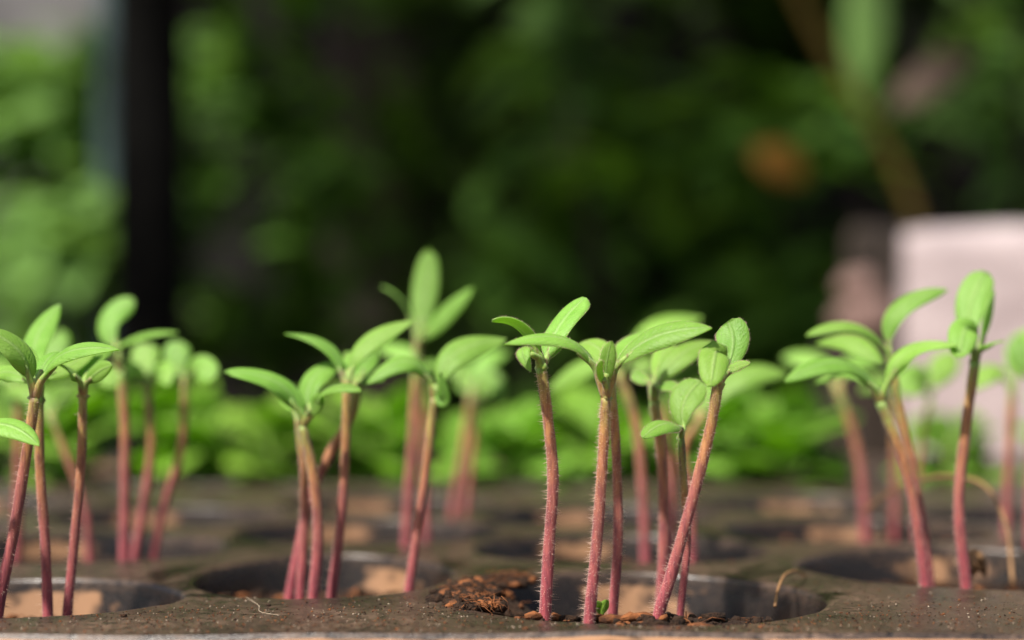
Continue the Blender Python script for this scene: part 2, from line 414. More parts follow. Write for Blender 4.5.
# --- second row, left cell
sd('three leaved seedling before the dark gap, one long leaf reaching left', 283,
   [(313, 604), (318, 540), (314, 480), (302, 426)], .95,
   [((300, 414), (276, 382), (224, 372), 26, (-.05, -.6, .8), -2, -5, dict(cup=.15)), ((309, 410), (312, 380), (341, 360), 29, (-.55, -.85, .3), 4, 9),
    ((314, 412), (328, 388), (361, 391), 22, (.1, -.55, .85), -4, -8, dict(cup=.25)), ((308, 414), (316, 405), (320, 392), 13, FRONT, -3, -4)], hair=190)
sd('slanting pink seedling passing behind the three leaved one, bent over to the right', 294,
   [(289, 604), (300, 545), (311, 495), (328, 458), (351, 416), (357, 390)], .95,
   [((360, 380), (366, 362), (378, 350), 20, FRONT, 5, 8), ((354, 382), (352, 366), (345, 352), 16, FRONT, 5, 8), ((360, 384), (372, 378), (384, 380), 14, UPF, -3, -5)], hair=120)
sd('thin dark stem tight against the left side of the three leaved one', 290,
   [(300, 604), (304, 535), (304, 475), (299, 424)], .8,
   [((296, 414), (290, 402), (280, 398), 14, UPF, 4, 7), ((301, 412), (306, 398), (312, 390), 12, FRONT, 5, 8)], hair=120)
sd('straight dark red seedling crossing the slanting one, its two leaves spread in a wide V', 287,
   [(331, 604), (340, 530), (345, 460), (347, 388)], .85,
   [((342, 374), (325, 345), (284, 334), 17, (.1, -.3, .95), 2, 3, dict(cup=.1)), ((351, 372), (368, 343), (414, 320), 24, (-.4, -.7, .6), 2, 5),
    ((347, 374), (352, 362), (360, 350), 13, FRONT, 4, 7)], hair=160)
sd('seedling with a big upswept right leaf standing left of the peat mound', 287,
   [(408, 602), (415, 548), (426, 470), (434, 398)], .85,
   [((430, 380), (405, 361), (367, 384), 24, (0, -.55, .85), -2, -4, dict(cup=.3)), ((439, 386), (458, 352), (506, 339), 30, (-.35, -.8, .5), 3, 8),
    ((434, 386), (443, 400), (440, 372), 12, FRONT, -2, -3)], hair=160)
# --- second row, right cell
sd('right hand forked seedling with its long left leaf held low and level', 287,
   [(926, 596), (918, 530), (904, 462), (880, 402)], 1.0,
   [((874, 388), (838, 362), (785, 382), 26, (-.05, -.55, .85), -3, -6, dict(cup=.26)), ((888, 384), (910, 350), (958, 346), 24, (0, -.55, .85), -3, -7, dict(cup=.2)),
    ((872, 388), (850, 372), (815, 384), 26, (0, -.4, .9), 8, 14)], hair=230)
sd('seedling rising behind the low leaved fork, with a slim leaf curving up to the right', 296,
   [(931, 596), (923, 525), (909, 450), (893, 372)], .85,
   [((886, 350), (852, 325), (806, 336), 21, (.1, -.4, .9), -2, -4, dict(cup=.22)), ((889, 344), (900, 308), (947, 290), 23, (-.7, -.65, .4), 1, 2, dict(cup=.15)),
    ((884, 368), (852, 342), (816, 344), 22, UPF, 8, 14)], hair=180)
sd('single straight seedling at right with a tall upright leaf and a curled front leaf', 288,
   [(967, 596), (959, 510), (965, 435), (975, 362)], 1.0,
   [((972, 346), (970, 308), (986, 272), 28, (-.45, -1, .1), 4, 7, dict(blunt=.34, cup=.1)), ((974, 352), (966, 328), (960, 357), 25, (-.2, -1, .4), -4, -8, dict(blunt=.4)),
    ((979, 350), (989, 318), (994, 291), 19, (1, -.45, .1), 2, 4), ((978, 352), (990, 344), (1004, 341), 13, (.3, -.2, .9), -2, -3)], hair=230)
# --- blurred ones behind
sd('blurred seedling just behind the middle cell, its arched stem leaning to the left', 338,
   [(646, 585), (643, 500), (637, 430), (622, 380)], 1.0,
   [((617, 372), (588, 366), (548, 392), 30, UPF, 4, 8), ((628, 366), (655, 330), (702, 318), 30, (-.3, -.8, .5), 6, 12), ((626, 366), (640, 345), (662, 338), 24, FRONT, -4, -8)])
sd('blurred seedling behind the leaning one with a wide arched leaf reaching right', 338,
   [(692, 590), (690, 500), (684, 450), (700, 420)], .95,
   [((706, 412), (740, 376), (788, 374), 34, (0, -.6, .8), 2, 4, dict(cup=.25)), ((696, 412), (684, 392), (660, 385), 26, UPF, 6, 12), ((700, 410), (706, 395), (716, 380), 20, FRONT, 2, 4)])
sd('blurred pink stem seen between the two soft stems behind the middle cell', 345,
   [(671, 585), (672, 500), (668, 440), (660, 395)], .9,
   [((656, 384), (640, 362), (612, 352), 24, UPF, 4, 8), ((664, 384), (676, 360), (700, 350), 26, UPF, 6, 9)])
sd('tall blurred seedling with one leaf straight up and another slanting right', 340,
   [(404, 578), (409, 490), (414, 420), (417, 352)], 1.05,
   [((420, 335), (424, 296), (429, 249), 28, (-.2, -1, .15), 3, 5, dict(blunt=.5)), ((421, 340), (442, 318), (474, 287), 21, (-.5, -.85, .3), -4, -7),
    ((416, 332), (402, 300), (381, 287), 17, (.4, .1, .9), 2, 2)])
sd('blurred stem close beside the tall upright leaved one with two short hidden leaves', 364,
   [(427, 578), (425, 490), (423, 430), (420, 380)], .95,
   [((416, 368), (402, 352), (376, 345), 24, UPF, 4, 8), ((424, 368), (438, 366), (452, 378), 22, UPF, 3, 6)])
sd('very blurred seedling leaning right behind the upswept leaf', 402,
   [(447, 560), (455, 500), (464, 445), (471, 398)], 1.05,
   [((474, 386), (484, 362), (508, 352), 24, UPF, 3, 6), ((468, 386), (456, 366), (446, 358), 24, UPF, 3, 6)])
sd('very blurred dim seedling with a round drooping right leaf, furthest of the centre left bunch', 412,
   [(462, 558), (467, 500), (472, 455), (476, 410)], 1.0,
   [((480, 396), (488, 384), (500, 398), 28, FRONT, 0, -4), ((474, 396), (468, 382), (460, 376), 22, UPF, 3, 6)])
sd('blurred seedling behind the left cell carrying a rounded upright leaf and a straight level leaf', 322,
   [(124, 580), (125, 490), (125, 430), (121, 372)], 1.05,
   [((118, 350), (108, 322), (134, 300), 29, (-.4, -1, .2), 4, 7, dict(blunt=.4)), ((112, 352), (140, 336), (178, 333), 18, (0, -.4, .9), -4, -7)])
sd('blurred small seedling with a square upright leaf and round left leaf', 334,
   [(131, 582), (143, 510), (151, 450), (148, 396)], .95,
   [((146, 384), (128, 372), (103, 386), 25, FRONT, -3, -6, dict(blunt=.36)), ((148, 380), (144, 362), (148, 343), 30, FRONT, 3, 5, dict(blunt=.3)), ((151, 386), (162, 372), (168, 386), 24, FRONT, -4, -7)])
sd('blurred right leaning seedling of the left bunch, with two short round leaves', 336,
   [(150, 584), (163, 510), (181, 450), (185, 386)], .9,
   [((183, 376), (176, 358), (180, 341), 28, FRONT, 2, 4, dict(blunt=.36)), ((188, 376), (199, 366), (212, 380), 26, FRONT, -3, -6, dict(blunt=.36))])
sd('dark blurred seedling at far left behind the leaning front one', 352,
   [(16, 580), (18, 500), (19, 440), (18, 400)], 1.1,
   [((22, 384), (50, 352), (62, 330), 30, FRONT, 5, 9), ((14, 386), (-2, 370), (-26, 372), 28, UPF, 3, 5)])
sd('blurred seedling behind the pale brown stem, its dark leaf dropped in shade', 345,
   [(90, 584), (85, 510), (66, 455), (52, 420)], .8,
   [((54, 410), (62, 396), (72, 384), 26, (.5, .3, .8), 5, 9), ((48, 412), (30, 392), (4, 390), 26, UPF, 4, 8)])
sd('blurred brown stem behind the low left leaf of the right hand fork', 388,
   [(866, 560), (862, 480), (852, 430), (838, 392)], 1.15,
   [((832, 380), (812, 360), (782, 358), 28, UPF, 5, 8), ((842, 378), (856, 362), (882, 362), 28, UPF, 3, 6)])
sd('blurred seedling behind the right cell with a round pale leaf, left of the straight one', 392,
   [(918, 560), (916, 500), (922, 440), (930, 400)], .75,
   [((926, 390), (916, 378), (904, 394), 34, FRONT, -3, -6, dict(blunt=.36)), ((933, 388), (944, 366), (956, 352), 28, FRONT, 4, 8)], top_t=1.1)
sd('dim blurred pink stem between the round leaved one and the brown one at right', 396,
   [(893, 560), (895, 500), (895, 450), (896, 405)], .95,
   [((892, 394), (876, 382), (860, 392), 26, UPF, 3, 6), ((899, 392), (908, 374), (922, 366), 22, UPF, 3, 6)])
sd('blurred seedling near the right picture edge with a level left leaf', 362,
   [(1006, 572), (1007, 500), (1010, 430), (1012, 392)], 1.0,
   [((1006, 380), (990, 372), (972, 390), 28, UPF, 0, -3), ((1016, 378), (1024, 350), (1044, 330), 34, FRONT, 3, 6)])
sd('blurred seedling cut by the right picture edge, outermost of the bunch there', 348,
   [(1030, 575), (1030, 500), (1034, 430), (1036, 395)], .95,
   [((1032, 382), (1022, 352), (1020, 336), 28, FRONT, 2, 4), ((1040, 382), (1060, 360), (1080, 362), 26, UPF, 0, 0)])

# ------------------------------------------------------------------ the trays
CELLS = [(-76, 268, 28, 24), (18.6, 268, 26.6, 29.5), (-30, 296, 20.5, 29), (78, 308, 30, 31), (113, 268, 27, 28)]
for k in range(1, 4):
    for n in range(-3, 4):
        CELLS.append((20 + 97 * n + (3 * n if k == 1 else 0), 267 + 72 * k, 27, 27))
for k in range(1, 4):
    for n in range(-3, 4):
        CELLS.append((-29 + 99 * n, 302 + 72 * k, 27, 27))
CELLS += [(-128, 300, 26, 29), (-172, 268, 27, 28), (178, 306, 27, 29)]
CELLS = [c for c in CELLS if abs(c[0]) < 235 and c[1] + c[3] < 499]
def sunlit_tan(ang, cx):
    # sunlit patch painted in peat tan on the far side of each cell
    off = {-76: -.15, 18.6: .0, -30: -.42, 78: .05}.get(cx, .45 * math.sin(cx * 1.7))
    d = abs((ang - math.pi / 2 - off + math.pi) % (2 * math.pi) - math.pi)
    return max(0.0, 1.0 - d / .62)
def make_tray(name, label, x0, x1, front, back, cells, drop=46, zoff=0., side_fn=None):
    root = empty(name, ((x0 + x1) / 2, front(0), zoff)); tag(root, label, 'seedling tray', 'seedling trays')
    root['_w'] = tuple(root.location)
    org = root.location / S
    rng = random.Random(9)
    vs, es = [], []
    nx = 40
    edge = [(x0 + (x1 - x0) * i / nx, front(x0 + (x1 - x0) * i / nx)) for i in range(nx + 1)]
    edge += [(x1, back), (x0, back)]
    def loop(pts):
        b = len(vs); vs.extend(Vector(p) for p in pts); es.extend((b + i, b + (i + 1) % len(pts)) for i in range(len(pts)))
    loop(edge)
    K = 96
    rims = []
    for (cx, cy, rx, ry) in cells:
        loop([(cx + (rx + 1.2) * math.cos(2 * math.pi * k / K), cy + (ry + 1.2) * math.sin(2 * math.pi * k / K)) for k in range(K)])
    yy = front(0) + 1.5
    while yy < back - 2:
        xx = x0 + 2
        while xx < x1 - 2:
            q = (xx + rng.uniform(-.8, .8), yy + rng.uniform(-.8, .8))
            if q[1] > front(q[0]) + .8 and all(((q[0] - c[0]) / (c[2] + 2.4)) ** 2 + ((q[1] - c[1]) / (c[3] + 2.4)) ** 2 > 1 for c in cells): vs.append(Vector(q))
            xx += 3.2 if yy < 300 else 7
        yy += 2.6 if yy < 300 else 6
    ov, oe, of, *_ = delaunay_2d_cdt(vs, es, [], 2, 1e-4)
    def hz(x, y):
        return zoff + .55 * mnoise.noise((x * .035, y * .035, 3)) + .12 * mnoise.noise((x * .2, y * .2, 1))
    mb = MB()
    for p in ov: mb.vert((p.x, p.y, hz(p.x, p.y)))
    for f in of:
        c = sum((ov[i] for i in f), Vector((0, 0))) / len(f)
        if any(((c.x - q[0]) / (q[2] + 1.2)) ** 2 + ((c.y - q[1]) / (q[3] + 1.2)) ** 2 < .9985 for q in cells): continue
        if c.y < front(c.x): continue
        a, b_, c_ = [ov[i] for i in f[:3]]
        mb.face(f if (b_ - a).cross(c_ - a) > 0 else f[::-1])
    top = mb.build('tray_top', M['tray'], root, org)
    # outer skirt: rounded front edge, small ledge, then the side
    sk = MB(); prof = [(0, 0), (-.25, -.06), (-.42, -.25), (-.45, -.62), (-.7, -.8), (-5.5, -1.0), (-6.2, -1.5), (-6.5, -3), (-3, -drop)]
    rows = []
    for (x, y) in edge[:nx + 1]:
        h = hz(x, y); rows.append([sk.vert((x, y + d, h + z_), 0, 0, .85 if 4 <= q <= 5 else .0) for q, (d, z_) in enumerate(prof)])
    for i in range(nx):
        for j in range(len(prof) - 1): sk.face((rows[i][j], rows[i][j + 1], rows[i + 1][j + 1], rows[i + 1][j]))
    sk.build('front_rim', M['tray'], root, org)
    sk = MB()
    for (p, q, d) in (((x1, front(x1)), (x1, back), (1, 0)), ((x1, back), (x0, back), (0, 1)), ((x0, back), (x0, front(x0)), (-1, 0))):
        r_ = []
        for e in range(21):
            x = p[0] + (q[0] - p[0]) * e / 20; y = p[1] + (q[1] - p[1]) * e / 20; h = hz(x, y)
            r_.append([sk.vert((x + d[0] * o_, y + d[1] * o_, h + z_)) for o_, z_ in ((0, 0), (.3, -.1), (.5, -.5), (4, -1), (4.5, -3), (2, -drop))])
        for e in range(20):
            for j in range(5): sk.face((r_[e][j], r_[e][j + 1], r_[e + 1][j + 1], r_[e + 1][j]))
    sk.build('side_rim', M['tray'], root, org)
    for (cx, cy, rx, ry) in cells:
        cb = MB(); rr = []
        prof2 = [(1.2, 0), (.75, -.03), (.35, -.16), (.08, -.45), (0, -.9), (-.25, -2.5), (-.9, -6), (-1.6, -10), (-4.5, -drop + 4)]
        for k in range(K):
            an = 2 * math.pi * k / K; ca, sa = math.cos(an), math.sin(an)
            x, y = cx + (rx + 1.2) * ca, cy + (ry + 1.2) * sa; h = hz(x, y)
            wv = .25 * mnoise.noise((ca * 3 + cx, sa * 3, 2))
            rr.append([cb.vert((cx + (rx + d + wv * (q > 2)) * ca, cy + (ry + d + wv * (q > 2)) * sa, h + z_), 0, 1. if q > 4 else .3 if q > 2 else 0., sunlit_tan(an, cx) if q > 4 else .0) for q, (d, z_) in enumerate(prof2)])
        for k in range(K):
            for j in range(len(prof2) - 1): cb.face((rr[k][j], rr[(k + 1) % K][j], rr[(k + 1) % K][j + 1], rr[k][j + 1]))
        cb.face([rr[k][-1] for k in range(K)][::-1])
        cb.build('cell', M['tray'], root, (cx, cy, zoff))
    return root
front1 = lambda x: 232.8 + (x * .012 if x < 0 else x * -.004)
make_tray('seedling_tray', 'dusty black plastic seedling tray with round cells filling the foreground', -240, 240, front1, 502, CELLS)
CELLS2 = [(-170 + 70 * i + (35 if j else 0), 545 + 62 * j, 26, 26) for j in range(2) for i in range(6)]
make_tray('seedling_tray', 'blurred second black tray behind, carrying the bushy green plants', -250, 260, lambda x: 510, 652, CELLS2)

# potting soil: a filling in every cell plus crumbs, one granular mass
rng = random.Random(4)
sb = MB()
def soil_z(x, y, c):
    cx, cy, rx, ry = c
    fy = (y - cy) / ry
    if abs(cx - 18.6) < .1: 
        q = min(1, max(0, (fy + .65) / .6)); h = -1.1 - 6.2 * q * q * (3 - 2 * q) - .8 * max(0, (x - cx) / rx - .3) + 6.6 * math.exp(-((x + 3) ** 2 + (y - 275) ** 2 * .45) / 62)
    elif cy < 312: h = -5.0 - 1.5 * fy
    else: h = -3.6 - 1.0 * fy
    return h + .9 * mnoise.noise((x * .16, y * .16, cx)) + .45 * mnoise.noise((x * .6, y * .6, 7)) + .25 * mnoise.noise((x * 1.6, y * 1.6, 2))
for c in CELLS + CELLS2:
    near = c[1] < 312 and abs(c[0]) < 120
    nr, nk = (22, 96) if near else (8, 40)
    rows = []
    for i in range(nr + 1):
        f = i / nr
        rows.append([sb.vert((c[0] + (c[2] - .5) * f * math.cos(2 * math.pi * k / nk), c[1] + (c[3] - .5) * f * math.sin(2 * math.pi * k / nk), soil_z(c[0] + c[2] * f * math.cos(2 * math.pi * k / nk), c[1] + c[3] * f * math.sin(2 * math.pi * k / nk), c))) for k in range(nk)])
    for i in range(nr):
        for k in range(nk): sb.face((rows[i][k], rows[i + 1][k], rows[i + 1][(k + 1) % nk], rows[i][(k + 1) % nk]))
    for _ in range(2200 if abs(c[0] - 18.6) < .1 else 500 if near else 40):
        a = rng.uniform(0, 6.283); f = math.sqrt(rng.random()) * .97
        x, y = c[0] + c[2] * f * math.cos(a), c[1] + c[3] * f * math.sin(a)
        r = rng.choice([.1, .12, .14, .16, .2, .25, .3, .4, .7, 1.2]) * rng.uniform(.7, 1.3)
        if f > .92: r *= .5
        sb.lump((x, y, soil_z(x, y, c) + r * .35), r, rng, rng.choice([0, 0, 0, 1, 1]), (1.6, .7, .6))
    for _ in range(60 if near else 0):
        a = rng.uniform(0, 6.283); f = math.sqrt(rng.random()) * .85
        p = Vector((c[0] + c[2] * f * math.cos(a), c[1] + c[3] * f * math.sin(a), 0)); p.z = soil_z(p.x, p.y, c) + .4
        d = Vector((rng.uniform(-1, 1), rng.uniform(-1, 1), rng.uniform(-.1, .5))) * rng.uniform(1, 2.4)
        sb.tube([p - d, p + Vector((0, 0, .5)), p + d], [.06, .09, .05], 5, 1)
# the mound spilling over the left of the middle cell
for _ in range(2600):
    a = rng.uniform(math.pi * .72, math.pi * 1.16); f = rng.gauss(.97, .07)
    if f > 1.13: continue
    x, y = 18.6 + 26.6 * f * math.cos(a), 268 + 29.5 * f * math.sin(a)
    hgt = max(0, 1 - abs(f - .95) / .2) * 3.4 * max(0, math.sin((a - math.pi * .72) / (math.pi * .44) * math.pi))
    r = rng.choice([.1, .12, .14, .18, .22, .3, .4, .6, .9]) * rng.uniform(.7, 1.3)
    sb.lump((x, y, max(soil_z(x, y, CELLS[1]), .15) + rng.uniform(0, .35) * hgt), r, rng, rng.choice([0, 0, 0, 1]), (1.5, .8, .8))
for _ in range(260):
    a = rng.uniform(math.pi * .72, math.pi * 1.2); f = rng.uniform(.85, 1.06)
    p = Vector((18.6 + 26.6 * f * math.cos(a), 268 + 29.5 * f * math.sin(a), 0)); p.z = max(soil_z(p.x, p.y, CELLS[1]), .2) + rng.uniform(.1, .8)
    d = Vector((rng.uniform(-1, 1), rng.uniform(-1, 1), rng.uniform(-.5, .7))) * rng.uniform(.7, 2.2)
    sb.tube([p - d, p + Vector((rng.uniform(-.4, .4), 0, .4)), p + d], [.05, .08, .04], 5, rng.choice([0, 1, 1, 1]))
# crumbs and grit lying on the plastic
def on_top(x, y): return y > front1(x) + .6 and all(((x - c[0]) / (c[2] + 1.4)) ** 2 + ((y - c[1]) / (c[3] + 1.4)) ** 2 > 1 for c in CELLS)
def hz(x, y): return .55 * mnoise.noise((x * .035, y * .035, 3)) + .12 * mnoise.noise((x * .2, y * .2, 1))
n = 0
while n < 4500:
    x, y = rng.uniform(-90, 100), 233 + abs(rng.gauss(0, 42 if rng.random() < .4 else 16))
    if y < 420 and on_top(x, y):
        r = rng.choice([.04, .05, .06, .08, .1, .13]) * rng.uniform(.7, 1.4)
        if rng.random() < .012: r *= 2.4
        sb.lump((x, y, hz(x, y) + r * .4), r, rng, rng.choice([0, 0, 1, 1, 1, 2]), (1.2, 1, .7)); n += 1
    else: n += .05
soil = sb.build('potting_soil', [M['soil'], M['crumb'], M['grit']], None, None, smooth=True)
tag(soil, 'dark brown peaty potting soil and crumbs in the cells of the trays', 'soil', kind='stuff')

def thread(name, label, cat, pts, r0, r1, m, n=30):
    mb = MB(); path = crom(pts, n); mb.tube(path, [r0 + (r1 - r0) * i / (n - 1) for i in range(n)], 8)
    return tag(mb.build(name, m, None, pts[0]), label, cat)
thread('dry_root', 'short bent brown root hooked over the right rim of the middle cell', 'root',
       [at(775, 606, 262), at(778, 590, 268), at(785, 575, 276), at(797, 571, 284), at(806, 576, 291)], .26, .2, M['root'])
thread('dry_root', 'long tan dry root arching behind the straight seedling at right', 'root',
       [at(862, 512, 345), at(900, 487, 335), at(945, 476, 325), at(985, 486, 318), at(1006, 525, 312), at(1013, 585, 305)], .26, .34, M['root'])
mb = MB(); leaf_mesh(mb, at(968, 586, 292), at(974, 560, 290), at(986, 577, 294), 3.2, (-.4, -1, .3), random.Random(2), cup=.8, thick=.3)
tag(mb.build('husk', M['root'], None, at(968, 586, 292)), 'tan curled seed husk beside the foot of the straight right seedling', 'seed husk')
mb = MB()
leaf_mesh(mb, at(601, 616, 250), at(599, 607, 250), at(594, 603, 249), 1.3, FRONT, random.Random(2), thick=.2)
leaf_mesh(mb, at(601, 616, 250), at(604, 606, 250), at(609, 601, 250), 1.3, FRONT, random.Random(3), thick=.2)
mb.tube([at(601, 624, 250), at(601, 619, 250), at(601, 615, 250)], [.2, .2, .15], 6)
tag(mb.build('sprout', M['bushleaf'], None, at(601, 624, 250)), 'tiny bright green sprout between two sharp red stems', 'sprout')
thread('fibre', 'fine pale fibre lying on the tray in front of the three leaved seedling', 'fibre',
       [Vector((x, y, hz(x, y) + .12)) for x, y in ((-38.5, 268), (-35.4, 258), (-34, 250), (-31, 246))], .06, .05, M['grit'])

# ------------------------------------------------------------------ bushy young plants on the second tray
def bushy(label, x, y, zb, h, w, seed, nlv=34):
    rng = random.Random(seed)
    root = empty('young_plant', (x, y, zb)); tag(root, label, 'young plant', 'bushy green young plants on the second tray'); root['_w'] = tuple(root.location)
    mb = MB(); top = Vector((x, y, zb + h * .75))
    mb.tube(crom([Vector((x, y, zb - 5)), Vector((x + rng.uniform(-2, 2), y, zb + h * .4)), top], 10), [1.2] * 10, 8, 0, .8, 1.2)
    mb.build('stem', M['stem'], root, (x, y, zb))
    mb = MB()
    for _ in range(nlv):
        a = rng.uniform(0, 6.283); e = rng.uniform(-.1, 1.15)
        d = Vector((math.cos(a) * math.cos(e), math.sin(a) * math.cos(e), math.sin(e)))
        p = Vector((x, y, zb + h * rng.uniform(.02, .6)))
        ln = w * rng.uniform(.6, 1.05) * (1 - .3 * math.sin(e))
        b = p + d * ln; b.z = min(b.z, zb + h)
        st = p.lerp(b, .35); md = p.lerp(b, .68) + Vector((0, 0, rng.uniform(1, 3)))
        mb.tube([p, p.lerp(st, .5), st], [.5, .45, .4], 5)
        leaf_mesh(mb, st, md, b, ln * rng.uniform(.5, .68), (rng.uniform(-.5, .5), rng.uniform(-.6, .2), 1), rng, nl=7, nu=5, thick=.4)
    mb.build('foliage', M['bushleaf'], root, (x, y, zb))
BUSH = [(-168, 605, 36, 'bushy green plant at the far left end of the row behind'), (-128, 592, 40, 'bushy green plant seen over the left bunch of stems'),
        (-96, 604, 44, 'bushy green plant left of the three leaved seedling'), (-66, 590, 38, 'bushy green plant filling the gap left of the slanting stem'),
        (-38, 606, 40, 'bushy green plant behind the crossing red stems'),
        (0, 590, 34, 'small bushy green plant in the gap left of the sharp lone stem'), (27, 604, 42, 'bushy green plant behind the sharp forked seedling'),
        (61, 604, 40, 'bushy green plant behind the nodding seedling'), (78, 590, 38, 'bushy green plant in the clear gap right of the middle cell'),
        (132, 612, 29, 'bushy green plant behind the right hand fork'), (170, 610, 38, 'bushy green plant in front of the pale pink carton')]
for i, (x, y, h, lab) in enumerate(BUSH): bushy(lab, x, y - 62, -7, h * .86, h * .80, 40 + i)

# ------------------------------------------------------------------ bench, ground and garden behind
mb = MB()
for i in range(9): mb.box(-900, 900, 150 + i * 125, 150 + i * 125 + 119, -72, -47)
bench = empty('potting_bench', (0, 700, -800)); tag(bench, 'brown plank potting bench carrying the trays', 'bench'); bench['_w'] = tuple(bench.location)
mb.build('bench_top', M['wood'], bench, (0, 700, -47), smooth=False)
for (x, y) in ((-860, 180), (860, 180), (-860, 1230), (860, 1230)):
    mb = MB(); mb.box(x - 35, x + 35, y - 35, y + 35, -800, -72.5); mb.build('leg', M['wood'], bench, (x, y, -800), smooth=False)
mb = MB(); mb.face([mb.vert(p) for p in ((-60000, -20000, -800), (60000, -20000, -800), (60000, 90000, -800), (-60000, 90000, -800))])
tag(mb.build('ground', M['earth']), 'dark garden earth behind the bench', 'ground', kind='structure')

def gleaf(mb, p, d, up, ln, wd, t, rng):
    """one garden leaf: bent two-sided blade"""
    d = d.normalized(); n = (up - d * up.dot(d)); n = n.normalized() if n.length > 1e-3 else d.orthogonal().normalized(); l = d.cross(n)
    rows = []
    for i in range(6):
        s = i / 5; w = wd * .5 * (math.sin(math.pi * (.06 + .93 * s ** .85)) ** .8); q = p + d * ln * s - n * ln * .22 * s * s
        rows.append([mb.vert(q + l * w * u + n * (abs(u) * w * .25), t) for u in (-1, 0, 1)])
    for i in range(5):
        for j in range(2): mb.face((rows[i][j], rows[i][j + 1], rows[i + 1][j + 1], rows[i + 1][j]))
def shrub(name, label, x, y, h, rx, ry, n, size, matk, seed, z0=-800, low=.05, trunk=25, narrow=.5, group='shrubs of the garden behind'):
    n = int(n * 1.8); size *= .72
    rng = random.Random(seed)
    root = empty(name, (x, y, z0)); tag(root, label, 'shrub', group); root['_w'] = tuple(root.location)
    tb = MB(); base = Vector((x, y, z0))
    limbs = []
    for k in range(7):
        a = k * .9 + rng.uniform(-.3, .3); e = Vector((x + rx * .75 * math.cos(a), y + ry * .75 * math.sin(a), z0 + h * rng.uniform(.55, .95)))
        pp = crom([base + Vector((rng.uniform(-15, 15), rng.uniform(-15, 15), -20)), base.lerp(e, .45) + Vector((0, 0, h * .12)), e], 14)
        tb.tube(pp, [trunk * (1 - .75 * i / 13) * .6 for i in range(14)], 8); limbs.append(pp)
    tb.build('stem', M['bark'], root, base)
    fb = MB()
    clumps = []
    for _ in range(max(8, n // 26)):
        a = rng.uniform(0, 6.283); f = rng.random() ** .5
        clumps.append(Vector((x + rx * f * math.cos(a), y + ry * f * math.sin(a), z0 + h * rng.uniform(low, 1.0))))
    for _ in range(n):
        c = rng.choice(clumps); p = c + Vector((rng.gauss(0, rx * .16), rng.gauss(0, rx * .16), rng.gauss(0, rx * .16)))
        a = rng.uniform(0, 6.283); d = Vector((math.cos(a), math.sin(a), rng.uniform(-.6, .35)))
        ln = size * rng.uniform(.6, 1.25)
        gleaf(fb, p, d, Vector((rng.uniform(-.4, .4), rng.uniform(-.7, .2), 1)), ln, ln * narrow * rng.uniform(.8, 1.2), rng.random(), rng)
    fb.build('foliage', M[matk], root, base)
    return root
def gx(px, y): return (px - 512) * y / FPX
# dark backdrop added to hide the sky and darken the gaps, grey rendered wall at left
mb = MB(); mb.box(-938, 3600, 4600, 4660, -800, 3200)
tag(mb.build('dark_backdrop', M['backdrop'], smooth=False), 'dark backdrop added for the deep shade behind the garden', 'wall')
mb = MB(); mb.box(-5200, -900, 5200, 5300, -800, 3200)
tag(mb.build('garden_wall', M['wallgrey'], smooth=False), 'grey rendered wall in light at the upper left', 'wall')
# post and pipe
mb = MB(); mb.tube([Vector((gx(150, 1750), 1750, z)) for z in (-800, -300, 400, 1200, 2290)], [35] * 5, 20)
tag(mb.build('post', M['post'], None, (gx(150, 1750), 1750, -800)), 'black upright post standing left of the garden shrubs', 'post')
mb = MB(); mb.tube([Vector((gx(110, 2120), 2120, z)) for z in (-800, 0, 700, 2290)], [15] * 4, 20)
tag(mb.build('pipe', M['pipe'], None, (gx(110, 2120), 2120, -800)), 'dull teal vertical pipe beside the black post', 'pipe')
# tree trunk
mb = MB(); p = crom([Vector((gx(400, 3300), 3300, -820)), Vector((gx(395, 3300), 3320, 0)), Vector((gx(385, 3300), 3300, 700)), Vector((gx(400, 3300), 3350, 2100))], 24)
tr = empty('tree', (gx(400, 3300), 3300, -800)); tag(tr, 'dark brown tree with a thick trunk in the shade of the garden', 'tree'); tr['_w'] = tuple(tr.location)
mb.tube(p, [150 - 50 * i / 23 for i in range(24)], 18); mb.build('trunk', M['bark'], tr, (gx(400, 3300), 3300, -800))
fb = MB(); rg = random.Random(3)
for _ in range(2600):
    c = Vector((gx(400, 3300) + rg.gauss(0, 520), 3250 + rg.gauss(0, 420), 1750 + rg.gauss(0, 260)))
    if c.z < 1150: continue
    gleaf(fb, c, Vector((rg.uniform(-1, 1), rg.uniform(-1, 1), rg.uniform(-.6, .3))), Vector((0, -.2, 1)), rg.uniform(90, 160), rg.uniform(45, 75), rg.random(), rg)
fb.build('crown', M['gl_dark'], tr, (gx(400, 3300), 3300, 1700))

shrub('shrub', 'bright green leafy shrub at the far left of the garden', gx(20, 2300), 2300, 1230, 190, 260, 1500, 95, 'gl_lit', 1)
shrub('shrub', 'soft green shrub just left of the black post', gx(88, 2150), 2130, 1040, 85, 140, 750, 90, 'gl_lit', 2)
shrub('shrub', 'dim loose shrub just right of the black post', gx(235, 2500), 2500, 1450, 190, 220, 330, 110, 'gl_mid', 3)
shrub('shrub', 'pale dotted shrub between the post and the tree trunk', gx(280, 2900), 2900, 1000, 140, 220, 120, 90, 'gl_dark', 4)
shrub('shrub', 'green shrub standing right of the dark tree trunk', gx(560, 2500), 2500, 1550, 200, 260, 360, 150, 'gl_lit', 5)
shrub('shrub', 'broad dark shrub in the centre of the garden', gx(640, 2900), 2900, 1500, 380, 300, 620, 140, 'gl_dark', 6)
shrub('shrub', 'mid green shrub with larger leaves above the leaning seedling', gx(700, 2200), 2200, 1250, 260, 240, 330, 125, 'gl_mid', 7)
shrub('shrub', 'dark shrub behind the tan cane', gx(860, 2800), 2800, 1550, 300, 260, 460, 130, 'gl_dark', 8)
